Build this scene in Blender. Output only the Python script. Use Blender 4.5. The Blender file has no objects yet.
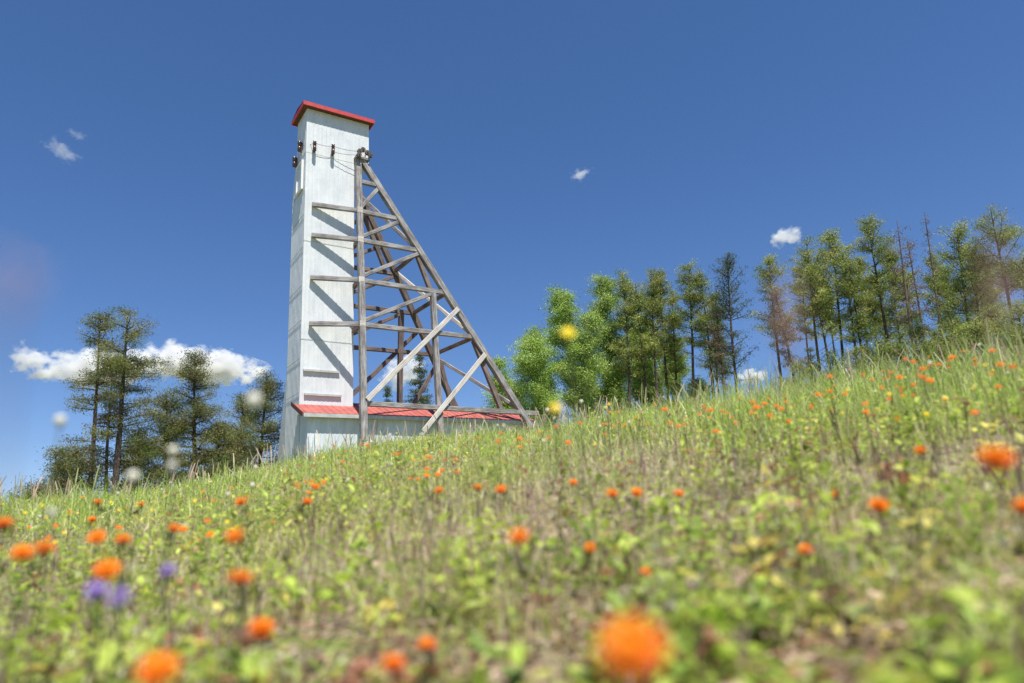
import bpy, math, random
import numpy as np
from mathutils import Vector, Matrix

# ------------------------------------------------------------------ camera, light
F, CX, CY = 683.0, 512.0, 341.5
def _n(a): a = np.array(a, float); return a / np.linalg.norm(a)
_u = _n((1078, -119, -F)); _v = _n((-455, -199, -F)); _v = _n(_v - _u * _u.dot(_v)); _z = np.cross(_u, _v)
ROT = np.array([_u, _v, _z])                       # rows: world X, Y, Z expressed in camera axes
def ray(x, y): return ROT @ np.array([x - CX, -(y - CY), -F])

sc = bpy.context.scene
COL = sc.collection
cd = bpy.data.cameras.new('camera'); cam = bpy.data.objects.new('camera', cd); COL.objects.link(cam)
m = Matrix.Identity(4)
for i in range(3):
    for j in range(3): m[i][j] = float(ROT[i][j])
cam.matrix_world = m
cd.sensor_width = 36; cd.lens = 24.0; cd.clip_start = 0.02; cd.clip_end = 9000
cd.dof.use_dof = True; cd.dof.focus_distance = 29.0; cd.dof.aperture_fstop = 1.7
sc.camera = cam

SUN_EL = math.radians(65); SX, SY = -0.16, -0.987
SUN_AZ = math.atan2(SX, SY)
wd = bpy.data.worlds.new('World'); sc.world = wd; wd.use_nodes = True
nt = wd.node_tree; bg = nt.nodes['Background']
sky = nt.nodes.new('ShaderNodeTexSky'); sky.sky_type = 'NISHITA'; sky.sun_disc = False
sky.sun_elevation = SUN_EL; sky.sun_rotation = SUN_AZ; sky.altitude = 1800
sky.air_density = 1.0; sky.dust_density = 0.0; sky.ozone_density = 3.0
hs = nt.nodes.new('ShaderNodeHueSaturation'); hs.inputs['Saturation'].default_value = 1.2
nt.links.new(sky.outputs[0], hs.inputs['Color']); gm = nt.nodes.new('ShaderNodeGamma'); gm.inputs['Gamma'].default_value = .80
nt.links.new(hs.outputs[0], gm.inputs['Color']); tn = nt.nodes.new('ShaderNodeMixRGB'); tn.blend_type = 'MULTIPLY'; tn.inputs[0].default_value = 1; tn.inputs[2].default_value = (.90, .94, 1.15, 1)
nt.links.new(gm.outputs[0], tn.inputs[1]); nt.links.new(tn.outputs[0], bg.inputs['Color'])
bg.inputs['Strength'].default_value = 0.110
sl = bpy.data.lights.new('sun', 'SUN'); sl.energy = 5.0; sl.angle = math.radians(0.5); sl.color = (1, .955, .87)
so = bpy.data.objects.new('sun', sl); COL.objects.link(so)
sd = Vector((math.sin(SUN_AZ) * math.cos(SUN_EL), math.cos(SUN_AZ) * math.cos(SUN_EL), math.sin(SUN_EL)))
so.rotation_euler = sd.to_track_quat('Z', 'Y').to_euler(); so.location = (0, -20, 40)
vs = sc.view_settings; vs.view_transform = 'Standard'; vs.look = 'None'; vs.exposure = 0.50; vs.gamma = 1.0
vs.use_curve_mapping = False
sc.cycles.max_bounces = 8; sc.cycles.volume_bounces = 3; sc.cycles.use_denoising = True
sc.cycles.transparent_max_bounces = 8

random.seed(7); RNG = np.random.default_rng(11)

# ------------------------------------------------------------------ helpers
def tag(o, label=None, cat=None, group=None, kind=None):
    if label: o['label'] = label
    if cat: o['category'] = cat
    if group: o['group'] = group
    if kind: o['kind'] = kind
    return o
def empty(name, loc=(0, 0, 0), rz=0.0):
    o = bpy.data.objects.new(name, None); COL.objects.link(o); o.location = loc; o.rotation_euler = (0, 0, rz)
    o.empty_display_size = .1
    return o
def link(name, me, parent=None, mats=()):
    o = bpy.data.objects.new(name, me); COL.objects.link(o)
    for mt in mats: me.materials.append(mt)
    if parent is not None: o.parent = parent
    return o
def mesh_np(name, V, FQ, col=None, tri=None, midx=None, smooth=False):
    """V (n,3); FQ (m,4) quads; tri (k,3); col (n,3) per vertex colours"""
    V = np.asarray(V, np.float32); me = bpy.data.meshes.new(name)
    FQ = np.asarray(FQ if FQ is not None else np.zeros((0, 4)), np.int32).reshape(-1, 4)
    T = np.asarray(tri if tri is not None else np.zeros((0, 3)), np.int32).reshape(-1, 3)
    me.vertices.add(len(V)); me.vertices.foreach_set('co', V.ravel())
    li = np.concatenate([FQ.ravel(), T.ravel()]); me.loops.add(len(li)); me.loops.foreach_set('vertex_index', li)
    tot = np.concatenate([np.full(len(FQ), 4), np.full(len(T), 3)]).astype(np.int32)
    st = np.concatenate([[0], np.cumsum(tot)[:-1]]).astype(np.int32)
    me.polygons.add(len(tot)); me.polygons.foreach_set('loop_start', st); me.polygons.foreach_set('loop_total', tot)
    if midx is not None: me.polygons.foreach_set('material_index', np.asarray(midx, np.int32))
    if smooth: me.polygons.foreach_set('use_smooth', np.ones(len(tot), bool))
    if col is not None:
        a = me.color_attributes.new('Col', 'FLOAT_COLOR', 'POINT')
        c = np.ones((len(V), 4), np.float32); c[:, :3] = col; a.data.foreach_set('color', c.ravel())
    me.update(); me.validate()
    return me
class MB:
    def __init__(s): s.v = []; s.f = []; s.m = []; s.c = []
    def add(s, vs, fs, mi=0, col=(1, 1, 1)):
        b = len(s.v); s.v += [tuple(p) for p in vs]; s.f += [tuple(i + b for i in f) for f in fs]; s.m += [mi] * len(fs)
        s.c += [col] * len(vs)
    def box(s, lo, hi, mi=0):
        x0, y0, z0 = lo; x1, y1, z1 = hi
        s.add([(x0,y0,z0),(x1,y0,z0),(x1,y1,z0),(x0,y1,z0),(x0,y0,z1),(x1,y0,z1),(x1,y1,z1),(x0,y1,z1)],
              [(0,3,2,1),(4,5,6,7),(0,1,5,4),(1,2,6,5),(2,3,7,6),(3,0,4,7)], mi)
    def tube(s, pts, rad, n=6, mi=0, col=(1, 1, 1), cap=True):
        pts = [Vector(p) for p in pts]; b = len(s.v); vs = []; fs = []
        for i, p in enumerate(pts):
            d = (pts[min(i+1, len(pts)-1)] - pts[max(i-1, 0)]).normalized()
            a = d.cross(Vector((0, 0, 1)) if abs(d.z) < .9 else Vector((1, 0, 0))).normalized(); c = d.cross(a)
            r = rad[i] if hasattr(rad, '__len__') else rad
            for k in range(n):
                t = 2 * math.pi * k / n; vs.append(p + a * (r * math.cos(t)) + c * (r * math.sin(t)))
        for i in range(len(pts) - 1):
            for k in range(n):
                k2 = (k + 1) % n; fs.append((i*n+k, i*n+k2, (i+1)*n+k2, (i+1)*n+k))
        if cap: fs.append(tuple(range(n))[::-1]); fs.append(tuple((len(pts)-1)*n + k for k in range(n)))
        s.add(vs, fs, mi, col)
    def mesh(s, name, col=False, smooth=False):
        me = bpy.data.meshes.new(name); me.from_pydata(s.v, [], s.f); me.polygons.foreach_set('material_index', s.m)
        if smooth: me.polygons.foreach_set('use_smooth', [True] * len(s.f))
        if col:
            a = me.color_attributes.new('Col', 'FLOAT_COLOR', 'POINT')
            c = np.ones((len(s.v), 4), np.float32); c[:, :3] = np.array(s.c); a.data.foreach_set('color', c.ravel())
        me.update(); return me
    def build(s, name, mats, parent=None, col=False, smooth=False):
        return link(name, s.mesh(name, col, smooth), parent, mats if isinstance(mats, (list, tuple)) else [mats])

# ------------------------------------------------------------------ materials
def mat(name): 
    M = bpy.data.materials.new(name); M.use_nodes = True
    return M, M.node_tree, M.node_tree.nodes['Principled BSDF']
def noise(nt, scale, detail=4, vec=None, rough=.6):
    n = nt.nodes.new('ShaderNodeTexNoise'); n.inputs['Scale'].default_value = scale; n.inputs['Detail'].default_value = detail
    n.inputs['Roughness'].default_value = rough
    if vec is not None: nt.links.new(vec, n.inputs['Vector'])
    return n
def ramp(nt, src, stops):
    r = nt.nodes.new('ShaderNodeValToRGB'); e = r.color_ramp.elements
    e[0].position, e[0].color = stops[0][0], (*stops[0][1], 1); e[1].position, e[1].color = stops[-1][0], (*stops[-1][1], 1)
    for p, c in stops[1:-1]: x = e.new(p); x.color = (*c, 1)
    nt.links.new(src, r.inputs[0]); return r
def coords(nt, scale=(1, 1, 1), which='Object'):
    t = nt.nodes.new('ShaderNodeTexCoord'); mp = nt.nodes.new('ShaderNodeMapping'); mp.inputs['Scale'].default_value = scale
    nt.links.new(t.outputs[which], mp.inputs[0]); return mp.outputs[0]
def bump(nt, src, bs, strength=.4, dist=.02):
    b = nt.nodes.new('ShaderNodeBump'); b.inputs['Strength'].default_value = strength; b.inputs['Distance'].default_value = dist
    nt.links.new(src, b.inputs['Height']); nt.links.new(b.outputs[0], bs.inputs['Normal'])
def simple(name, col, rough=.6, col2=None, scale=8, metal=0.0, stretch=(1, 1, 1)):
    M, nt, bs = mat(name); bs.inputs['Roughness'].default_value = rough; bs.inputs['Metallic'].default_value = metal
    c2 = col2 or tuple(c * .75 for c in col)
    nz = noise(nt, scale, 5, coords(nt, stretch)); r = ramp(nt, nz.outputs[0], [(.3, c2), (.7, col)])
    nt.links.new(r.outputs[0], bs.inputs['Base Color']); return M
def wood(name, c_lo, c_mid, c_hi, rough=.85):
    M, nt, bs = mat(name); bs.inputs['Roughness'].default_value = rough
    v = coords(nt, (1.0, 14, 14)); n1 = noise(nt, 1.6, 8, v, .7); n2 = noise(nt, 1.1, 3, coords(nt, (1, 1, 1)))
    mx = nt.nodes.new('ShaderNodeMath'); mx.operation = 'MULTIPLY_ADD'; mx.inputs[1].default_value = .7
    m2 = nt.nodes.new('ShaderNodeMath'); m2.operation = 'MULTIPLY'; m2.inputs[1].default_value = .35
    nt.links.new(n2.outputs[0], m2.inputs[0]); nt.links.new(n1.outputs[0], mx.inputs[0]); nt.links.new(m2.outputs[0], mx.inputs[2])
    r = ramp(nt, mx.outputs[0], [(.36, c_lo), (.5, c_mid), (.66, c_hi)]); nt.links.new(r.outputs[0], bs.inputs['Base Color'])
    bump(nt, n1.outputs[0], bs, .6, .02); return M
def plant(name, trans=.35, rough=.55, var=.35):
    """colour comes from the per-leaf colour attribute"""
    M, nt, bs = mat(name); bs.inputs['Roughness'].default_value = rough
    a = nt.nodes.new('ShaderNodeAttribute'); a.attribute_name = 'Col'
    nt.links.new(a.outputs['Color'], bs.inputs['Base Color'])
    tr = nt.nodes.new('ShaderNodeBsdfTranslucent'); mx = nt.nodes.new('ShaderNodeMixShader'); mx.inputs[0].default_value = trans
    nt.links.new(a.outputs['Color'], tr.inputs[0]); nt.links.new(bs.outputs[0], mx.inputs[1]); nt.links.new(tr.outputs[0], mx.inputs[2])
    nt.links.new(mx.outputs[0], nt.nodes['Material Output'].inputs['Surface']); return M

def siding(name, base, dirt, seam=.35):
    """painted sheet-iron cladding: blotchy paint, streaks that run down, sheet joints"""
    M, nt, bs = mat(name); bs.inputs['Roughness'].default_value = .5
    g = noise(nt, 1.3, 6, coords(nt, (1, 1, .6))); st = noise(nt, 5, 6, coords(nt, (3, 3, .12)))
    r1 = ramp(nt, g.outputs[0], [(.35, dirt), (.6, base)]); r2 = ramp(nt, st.outputs[0], [(.35, (.90, .91, .92)), (.6, (1, 1, 1))])
    mx = nt.nodes.new('ShaderNodeMixRGB'); mx.blend_type = 'MULTIPLY'; mx.inputs[0].default_value = .8
    nt.links.new(r1.outputs[0], mx.inputs[1]); nt.links.new(r2.outputs[0], mx.inputs[2])
    rs = noise(nt, 2.2, 7, coords(nt, (2.5, 2.5, .35)), .75); rr_ = ramp(nt, rs.outputs[0], [(.60, (0, 0, 0)), (.78, (.55, .55, .55))])
    m3 = nt.nodes.new('ShaderNodeMixRGB'); m3.inputs[2].default_value = (.36, .30, .25, 1)
    nt.links.new(rr_.outputs[0], m3.inputs[0]); nt.links.new(mx.outputs[0], m3.inputs[1]); nt.links.new(m3.outputs[0], bs.inputs['Base Color'])
    dn = noise(nt, 1.5, 3, coords(nt)); bump(nt, dn.outputs[0], bs, .35, .05); return M
M_SIDE = siding('white_painted_siding', (.74, .76, .77), (.62, .65, .68))
M_SHEDW = siding('shed_siding', (.74, .79, .82), (.56, .62, .66))
M_RED = simple('red_painted_metal', (.60, .055, .05), .5, (.38, .03, .035), 5)
M_REDROOF = simple('faded_red_roofing', (.50, .14, .11), .7, (.30, .07, .06), 2.0)
M_SOFFIT = simple('dark_soffit_board', (.16, .06, .045), .8)
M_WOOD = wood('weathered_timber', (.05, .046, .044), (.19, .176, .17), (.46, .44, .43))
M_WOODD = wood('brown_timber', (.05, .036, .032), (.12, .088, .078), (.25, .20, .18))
M_NEW = wood('pale_new_timber', (.30, .26, .23), (.50, .46, .42), (.68, .65, .61))
M_TRIM = simple('grey_trim_board', (.55, .56, .55), .7, (.36, .36, .36), 5)
M_IRON = simple('rusty_iron', (.10, .075, .06), .7, (.05, .04, .035), 20)
M_BULB = simple('brown_glazed_porcelain', (.09, .045, .03), .25, (.06, .03, .02), 30)
M_WHITEB = simple('white_paint_board', (.82, .82, .82), .6, (.68, .7, .72), 5)
M_LEAF = plant('leaf', .42); M_GRASS = plant('grass_blade', .45, .45); M_PETAL = plant('petal', .30, .6)
M_BARK = simple('pine_bark', (.10, .075, .062), .95, (.045, .034, .03), 9, stretch=(1, 1, .25))
M_BIRCH = simple('pale_bark', (.62, .6, .55), .85, (.22, .2, .18), 6, stretch=(1, 1, 1.5))
M_DEAD = simple('dead_bark', (.20, .15, .13), .95, (.11, .08, .07), 9)

# ------------------------------------------------------------------ terrain
_AZ = np.array([-180, -90, -45, -15, -3.4, -.1, 4.1, 8.7, 14.3, 19.7, 25.3, 30.3, 35.3, 40.4, 48.5, 53.1, 57.5, 63, 66.8, 70.5, 95, 130, 180.])
_E = np.array([-.05, -.03, .0, .025, .034, .036, .042, .055, .078, .096, .106, .112, .110, .122, .126, .125, .127, .125, .124, .122, .10, .0, -.05])
_RCA = np.array([-180, -3, 14, 36, 48, 70, 100, 180.]); _RC = np.array([13, 13, 15, 13, 11, 7.5, 7, 13.])
_sa = np.linspace(-180, 180, 721); _se = np.interp(_sa, _AZ, _E); k = np.hanning(13); k /= k.sum()
_se = np.convolve(np.concatenate([_se[-7:-1], _se, _se[1:7]]), k, 'valid')
H0 = .36
def ground(x, y):
    x = np.asarray(x, float); y = np.asarray(y, float)
    r = np.hypot(x, y) + 1e-6; az = np.degrees(np.arctan2(x, y)); e = np.interp(az, _sa, _se); rc = np.interp(az, _RCA, _RC)
    z1 = -H0 + (e + H0 / rc) * r
    z2 = e * r - .010 * (r - rc)
    z = np.where(r < rc, z1, z2)
    r2 = 66.0; zt = e * r2 - .010 * (r2 - rc)
    far = (zt + (e - .01) * (r - r2) * np.exp(-np.maximum(r - r2, 0) / 25)) * np.exp(-(np.maximum(r - r2, 0) / 110) ** 2) - 6 * (1 - np.exp(-(np.maximum(r - r2, 0) / 200) ** 2))
    z = np.where(r > r2, far, z)
    a = np.clip(r / 4, 0.12, 1) * np.clip(1.6 - r / 60, 0, 1)
    z = z + a * .045 * (np.sin(x * 1.9 + 1.3 * np.sin(y * .9)) * np.sin(y * 1.6 + .5) + .7 * np.sin(x * 4.3 + y * 2.1) * np.sin(y * 3.9 - x * 1.2)) 
    return z
rr = np.concatenate([[0.0], np.geomspace(.15, 80, 260), np.geomspace(85, 4000, 60)]); th = np.radians(np.arange(0, 360, 1.0))
RR, TH = np.meshgrid(rr, th, indexing='ij'); X = RR * np.sin(TH); Y = RR * np.cos(TH); Z = ground(X, Y)
nr, na = RR.shape; idx = np.arange(nr * na).reshape(nr, na)
q = np.stack([idx[:-1, :], idx[1:, :], np.roll(idx, -1, 1)[1:, :], np.roll(idx, -1, 1)[:-1, :]], -1).reshape(-1, 4)
Mg, nt_, bs_ = mat('meadow_soil'); bs_.inputs['Roughness'].default_value = .95
c_ = coords(nt_); nA = noise(nt_, 9, 8, c_, .7); nB = noise(nt_, .9, 4, c_)
rA = ramp(nt_, nA.outputs[0], [(.33, (.12, .08, .065)), (.49, (.34, .23, .18)), (.66, (.62, .47, .39))])
rB = ramp(nt_, nB.outputs[0], [(.36, (0, 0, 0)), (.60, (1, 1, 1))]); rG = ramp(nt_, nA.outputs[0], [(.3, (.09, .10, .03)), (.7, (.26, .26, .09))])
mx_ = nt_.nodes.new('ShaderNodeMixRGB'); nt_.links.new(rB.outputs[0], mx_.inputs[0]); nt_.links.new(rA.outputs[0], mx_.inputs[1]); nt_.links.new(rG.outputs[0], mx_.inputs[2])
# the hill turns to close turf a few metres up the slope
ln_ = nt_.nodes.new('ShaderNodeVectorMath'); ln_.operation = 'LENGTH'; nt_.links.new(c_, ln_.inputs[0])
mr_ = nt_.nodes.new('ShaderNodeMapRange'); mr_.inputs['From Min'].default_value = 1.6; mr_.inputs['From Max'].default_value = 5; nt_.links.new(ln_.outputs['Value'], mr_.inputs['Value'])
m2_ = nt_.nodes.new('ShaderNodeMixRGB'); nt_.links.new(mr_.outputs[0], m2_.inputs[0]); nt_.links.new(mx_.outputs[0], m2_.inputs[1]); nt_.links.new(rG.outputs[0], m2_.inputs[2])
nt_.links.new(m2_.outputs[0], bs_.inputs['Base Color']); bump(nt_, nA.outputs[0], bs_, .8, .02)
g = link('ground', mesh_np('ground', np.stack([X, Y, Z], -1).reshape(-1, 3), q, smooth=True), None, [Mg])
tag(g, 'dry brownish soil of the sloping meadow', 'ground', None, 'structure')

# ------------------------------------------------------------------ headframe
def beam(name, a, b, w, h, mt, parent, roll=0.0, hint=(0, 1, 0)):
    a, b = Vector(a), Vector(b); L = (b - a).length; x = (b - a).normalized()
    y = Vector(hint); y = (y - x * y.dot(x)).normalized(); z = x.cross(y)
    rnd = random.Random(hash((round(a.x, 2), round(b.z, 2))) & 0xffff)
    n = max(2, int(L / .8)); V = []; fs = []; bv = .018
    prof = [(-w/2+bv, -h/2), (w/2-bv, -h/2), (w/2, -h/2+bv), (w/2, h/2-bv), (w/2-bv, h/2), (-w/2+bv, h/2), (-w/2, h/2-bv), (-w/2, -h/2+bv)]
    bow = rnd.uniform(-.012, .012)
    for i in range(n + 1):
        t = i / n; o = bow * math.sin(t * math.pi) * L / 4
        for (p, r) in prof: V.append((t * L, p + o + rnd.uniform(-.004, .004), r + o * .6 + rnd.uniform(-.004, .004)))
    for i in range(n):
        for k in range(8): k2 = (k+1) % 8; fs.append((i*8+k, i*8+k2, (i+1)*8+k2, (i+1)*8+k))
    fs.append(tuple(range(8))[::-1]); fs.append(tuple(n*8+k for k in range(8)))
    mb = MB(); mb.add(V, fs); o = mb.build(name, mt, parent)
    o.matrix_local = Matrix(((x.x, y.x, z.x, a.x), (x.y, y.y, z.y, a.y), (x.z, y.z, z.z, a.z), (0, 0, 0, 1)))
    return o
B = .0677
B2 = .115
def N(u, z, off=0):
    v = 26.9 - B * (16.2 - z); t = (26.9 - B2 * 16.2) / (v - B2 * z)
    return (u * t, v * t + off, z * t)
def Fp(u, z, off=0): return (u, 29.6 + B * (16.2 - z) + off, z)

hf = empty('mine_headframe', (0, 0, 0))
tag(hf, 'tall white sheet clad mine headframe tower with a red cap and slanting timber trestle', 'headframe')

def clad(mb, p0, p1, z0, z1, out, pitch=.19, d=.009, w=.05):
    """upright ribs standing proud of a wall from p0 to p1 (xy), out = outward unit xy"""
    p0, p1 = Vector(p0), Vector(p1); L = (p1 - p0).length; t = (p1 - p0).normalized(); o = Vector(out)
    z0f = z0 if callable(z0) else (lambda s: z0)
    z1f = z1 if callable(z1) else (lambda s: z1)
    k = pitch / 2
    while k < L - w:
        a = p0 + t * k; b = a + t * w; a2 = a + t * w * .25 + o * d; b2 = b - t * w * .25 + o * d
        zb, zt = z0f(k), z1f(k); n = .003
        a3 = a - o * n; b3 = b - o * n
        mb.add([(a3.x, a3.y, zb), (a2.x, a2.y, zb), (b2.x, b2.y, zb), (b3.x, b3.y, zb), (a3.x, a3.y, zt), (a2.x, a2.y, zt), (b2.x, b2.y, zt), (b3.x, b3.y, zt)],
               [(0, 1, 5, 4), (1, 2, 6, 5), (2, 3, 7, 6), (4, 5, 6, 7), (0, 3, 2, 1)])
        k += pitch
# shaft wall: side profile in (v, z) extruded along u
U0, U1, UH = 7.55, 9.76, 10.42
mb = MB()
prof = [(27, 2.2), (30.3, 2.2), (29.02, 6.4), (28.95, 14.6), (28.62, 15.75), (28.45, 15.85), (27, 15.85)]
n = len(prof)
mb.add([(U0, v, z) for v, z in prof] + [(U1, v, z) for v, z in prof],
       [tuple(range(n)), tuple(range(n, 2*n))[::-1]] + [(i, i + n, (i+1) % n + n, (i+1) % n) for i in range(n)])
clad(mb, (U0, 27), (U1, 27), 2.2, 15.9, (0, -1)); clad(mb, (U0, 29.0), (U0, 27), 2.5, 14.5, (-1, 0)); clad(mb, (U1, 27), (U1, 28.9), 4, 15.8, (1, 0))
wall = mb.build('tower_wall', M_SIDE, hf)
# lap joints of the sheets on both seen faces
M_JT = simple('joint_grey', (.50, .53, .56), .6)
for z in (11.72, 7.42):
    jt = MB(); jt.box((U0 - .003, 26.979, z), (U1 + .003, 26.987, z + .014)); jt.build('sheet_joint', M_JT, hf)
for z in (14.2, 12.9, 11.4, 9.7, 8.2, 6.6, 5.2):
    jt = MB(); jt.box((U0 - .024, 27.0, z), (U0 - .016, 28.93, z + .02)); jt.build('sheet_joint', M_JT, hf)
mb = MB(); mb.box((U0 - .004, 26.994, 15.86), (UH, 28.42, 18.02))
clad(mb, (U0 - .004, 26.994), (UH, 26.994), 15.86, 18.0, (0, -1)); clad(mb, (U0 - .004, 28.42), (U0 - .004, 26.994), 15.9, 18.0, (-1, 0))
head = mb.build('head_house', M_SIDE, hf)
# cap roof with fascia
mb = MB()
x0, x1, y0, y1, zb, zt, zr = 7.30, 10.60, 26.70, 28.62, 18.03, 18.17, 18.30
ym = (y0 + y1) / 2
mb.add([(x0, y0, zt), (x1, y0, zt), (x1, ym, zr), (x0, ym, zr), (x1, y1, zt), (x0, y1, zt)], [(0, 1, 2, 3), (3, 2, 4, 5)])
for k in np.arange(x0 + .1, x1, .3):
    mb.add([(k, y0, zt+.001), (k+.03, y0, zt+.001), (k+.03, ym, zr+.001), (k, ym, zr+.001), (k, y0, zt+.03), (k+.03, y0, zt+.03), (k+.03, ym, zr+.03), (k, ym, zr+.03)], [(4,5,6,7),(0,1,5,4),(0,4,7,3),(1,2,6,5)])
roof = mb.build('roof', simple('dark_red_roofing', (.30, .03, .035), .5), hf)
fb = MB(); t = .04
fb.box((x0, y0, zb - .04), (x1, y0 + t, zt)); fb.box((x0, y1 - t, zb - .04), (x1, y1, zt))
fb.box((x0, y0 + t, zb - .04), (x0 + t, y1 - t, zt)); fb.box((x1 - t, y0 + t, zb - .04), (x1, y1 - t, zt))
fb.build('fascia', M_RED, roof)
sf = MB(); sf.box((x0 + t, y0 + t, zb + .005), (x1 - t, y1 - t, zb + .04)); sf.build('soffit', M_SOFFIT, roof)
# ledger boards low on the front
for (ua, ub, z) in ((7.66, 9.15, 6.13), (7.72, 9.24, 5.15)):
    mb = MB(); mb.box((ua, 26.90, z - .05), (ub, 26.982, z + .03)); mb.build('ledger_board', M_TRIM, hf)
# hatch with a white frame on the left face
hx = U0 - .02
hatch = MB(); hatch.box((hx - .04, 27.35, 14.3), (hx, 28.0, 15.5)); ht = hatch.build('hatch', M_SIDE, hf)
fr = MB()
for (a, b) in (((27.25, 14.2), (27.35, 15.6)), ((28.0, 14.2), (28.1, 15.6)), ((27.35, 15.5), (28.0, 15.6)), ((27.35, 14.2), (28.0, 14.3))):
    fr.box((hx - .09, a[0], a[1]), (hx + .005, b[0], b[1]))
fr.build('frame', M_WHITEB, ht)

# near and far trusses
W = .27
legpts_n = [(10.02, 16.12), (18.15, 3.75)]; legpts_f = [(10.80, 16.1), (17.25, 3.7)]
for P, far in ((N, False), (Fp, True)):
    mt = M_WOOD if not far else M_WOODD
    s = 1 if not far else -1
    beam('post', P(9.86, 3.2), P(9.86, 16.0), .24, .26, mt, hf)
    beam('post', P(13.30, 3.2, .02), P(13.30, 9.98, .02), .22, .24, mt, hf)
    la, lb = (legpts_n if not far else legpts_f)
    beam('back_leg', P(*la, .03 * s), P(*lb, .03 * s), .25, .27, mt, hf)
    def legu(z): t_ = (la[1] - z) / (la[1] - lb[1]); return la[0] + (lb[0] - la[0]) * t_
    for z in (14.92, 13.42, 12.0, 10.1, 8.1):
        beam('girt', P(9.98, z, .01 * s), P(legu(z) - .02, z, .01 * s), .16, .20, mt, hf)
    beam('sill_beam', P(9.98, 4.72, .0), P(18.45 if not far else 17.0, 4.63, .0), .18, .20, M_WOOD, hf)
    for (ua, za, zb_) in ((9.92, 13.58, 14.82), (9.92, 12.16, 13.32), (9.92, 10.3, 11.9)):
        beam('diagonal_brace', P(ua, za, .02 * s), P(legu(zb_) - .04, zb_, .02 * s), .14, .17, mt, hf)
    beam('diagonal_brace', P(9.92, 8.26, .02 * s), P(13.22, 9.96, .02 * s), .14, .17, mt, hf)
    if not far:
        for (q0, q1) in (((9.98, 4.86), (14.46, 9.34)), ((12.40, 3.62), (15.72, 7.28))):
            o_ = beam('diagonal_brace', P(*q0, -.17), P(*q1, -.17), .05, .22, M_NEW, hf); o_['label'] = 'pale newer timber brace'
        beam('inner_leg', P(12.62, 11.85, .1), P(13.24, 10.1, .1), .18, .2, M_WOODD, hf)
        beam('inner_leg', P(15.3, 7.95, .1), P(16.5, 4.75, .1), .18, .22, M_WOODD, hf)
    else:
        beam('diagonal_brace', P(9.92, 4.86, .12), P(14.3, 9.3, .12), .12, .2, mt, hf)
        beam('diagonal_brace', P(13.4, 4.4, .12), P(15.3, 7.6, .12), .12, .2, mt, hf)
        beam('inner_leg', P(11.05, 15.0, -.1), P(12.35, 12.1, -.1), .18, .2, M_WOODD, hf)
        beam('inner_leg', P(15.35, 7.9, -.1), P(16.3, 4.75, -.1), .18, .22, M_WOODD, hf)
# arms from the tower wall out to the near posts
for z in (13.42, 12.0, 10.1, 8.1):
    px_, y_, pz_ = N(9.86, z)
    beam('arm', (7.84, 26.90, z - .04), (px_ - .1, y_ - .01, pz_), .15, .20, M_WOOD, hf)
    mb = MB(); mb.box((px_ - .125, y_ - .165, pz_ - .13), (px_ + .125, y_ - .125, pz_ + .13)); o_ = mb.build('gusset_plate', M_NEW, hf)
# cross struts joining the two trusses
for z in (12.0, 10.1, 8.1):
    beam('cross_strut', N(9.86, z - .02, .14), Fp(9.86, z - .02, -.14), .16, .2, M_WOODD, hf, hint=(1, 0, 0))
XN = lambda z: N(10.02 + (16.12 - z) / (16.12 - 3.75) * 8.13, z, .1)
XF = lambda z: Fp(10.80 + (16.1 - z) / (16.1 - 3.7) * 6.45, z, -.1)
for (a, b, mt) in ((XF(15.6), XN(12.1), M_WOOD), (XN(12.0), XF(12.1), M_WOODD), (XF(12.1), XN(8.3), M_NEW), (XN(8.1), XF(8.05), M_WOODD), (XF(8.0), XN(4.9), M_WOOD), (XN(10.1), XF(10.1), M_WOODD)):
    beam('cross_brace', a, b, .16, .17, mt, hf, hint=(0, 0, 1))
# apex sheave cluster: iron pulley wheels on a short axle
ap = N(10.05, 16.22)
mb = MB(); mb.box((9.70, 26.70, 16.02), (10.36, 27.0, 16.12)); crosshead = mb.build('crosshead', M_WOOD, hf)
for (du, dz, dv) in ((-.16, .10, -.12), (.02, .26, -.05), (.24, .18, -.02), (.36, .04, -.1), (-.2, -.1, -.14)):
    mb = MB(); c = Vector((10.0 + du, 26.72 + dv, 16.2 + dz)); n_ = 14
    ring = [(.115, -.05), (.085, -.02), (.085, .02), (.115, .05)]
    V_ = []; Fc = []
    for k in range(n_):
        t_ = 2 * math.pi * k / n_
        for (r_, y_) in ring: V_.append((c.x + r_ * math.cos(t_), c.y + y_, c.z + r_ * math.sin(t_)))
    for k in range(n_):
        for j in range(3): Fc.append((k*4+j, ((k+1) % n_)*4+j, ((k+1) % n_)*4+j+1, k*4+j+1))
    Fc.append(tuple(k*4 for k in range(n_))); Fc.append(tuple(k*4+3 for k in range(n_))[::-1])
    mb.add(V_, Fc); mb.tube([c + Vector((0, -.09, 0)), c + Vector((0, .3, 0))], .025, 6); mb.build('pulley', M_IRON, crosshead)
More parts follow.
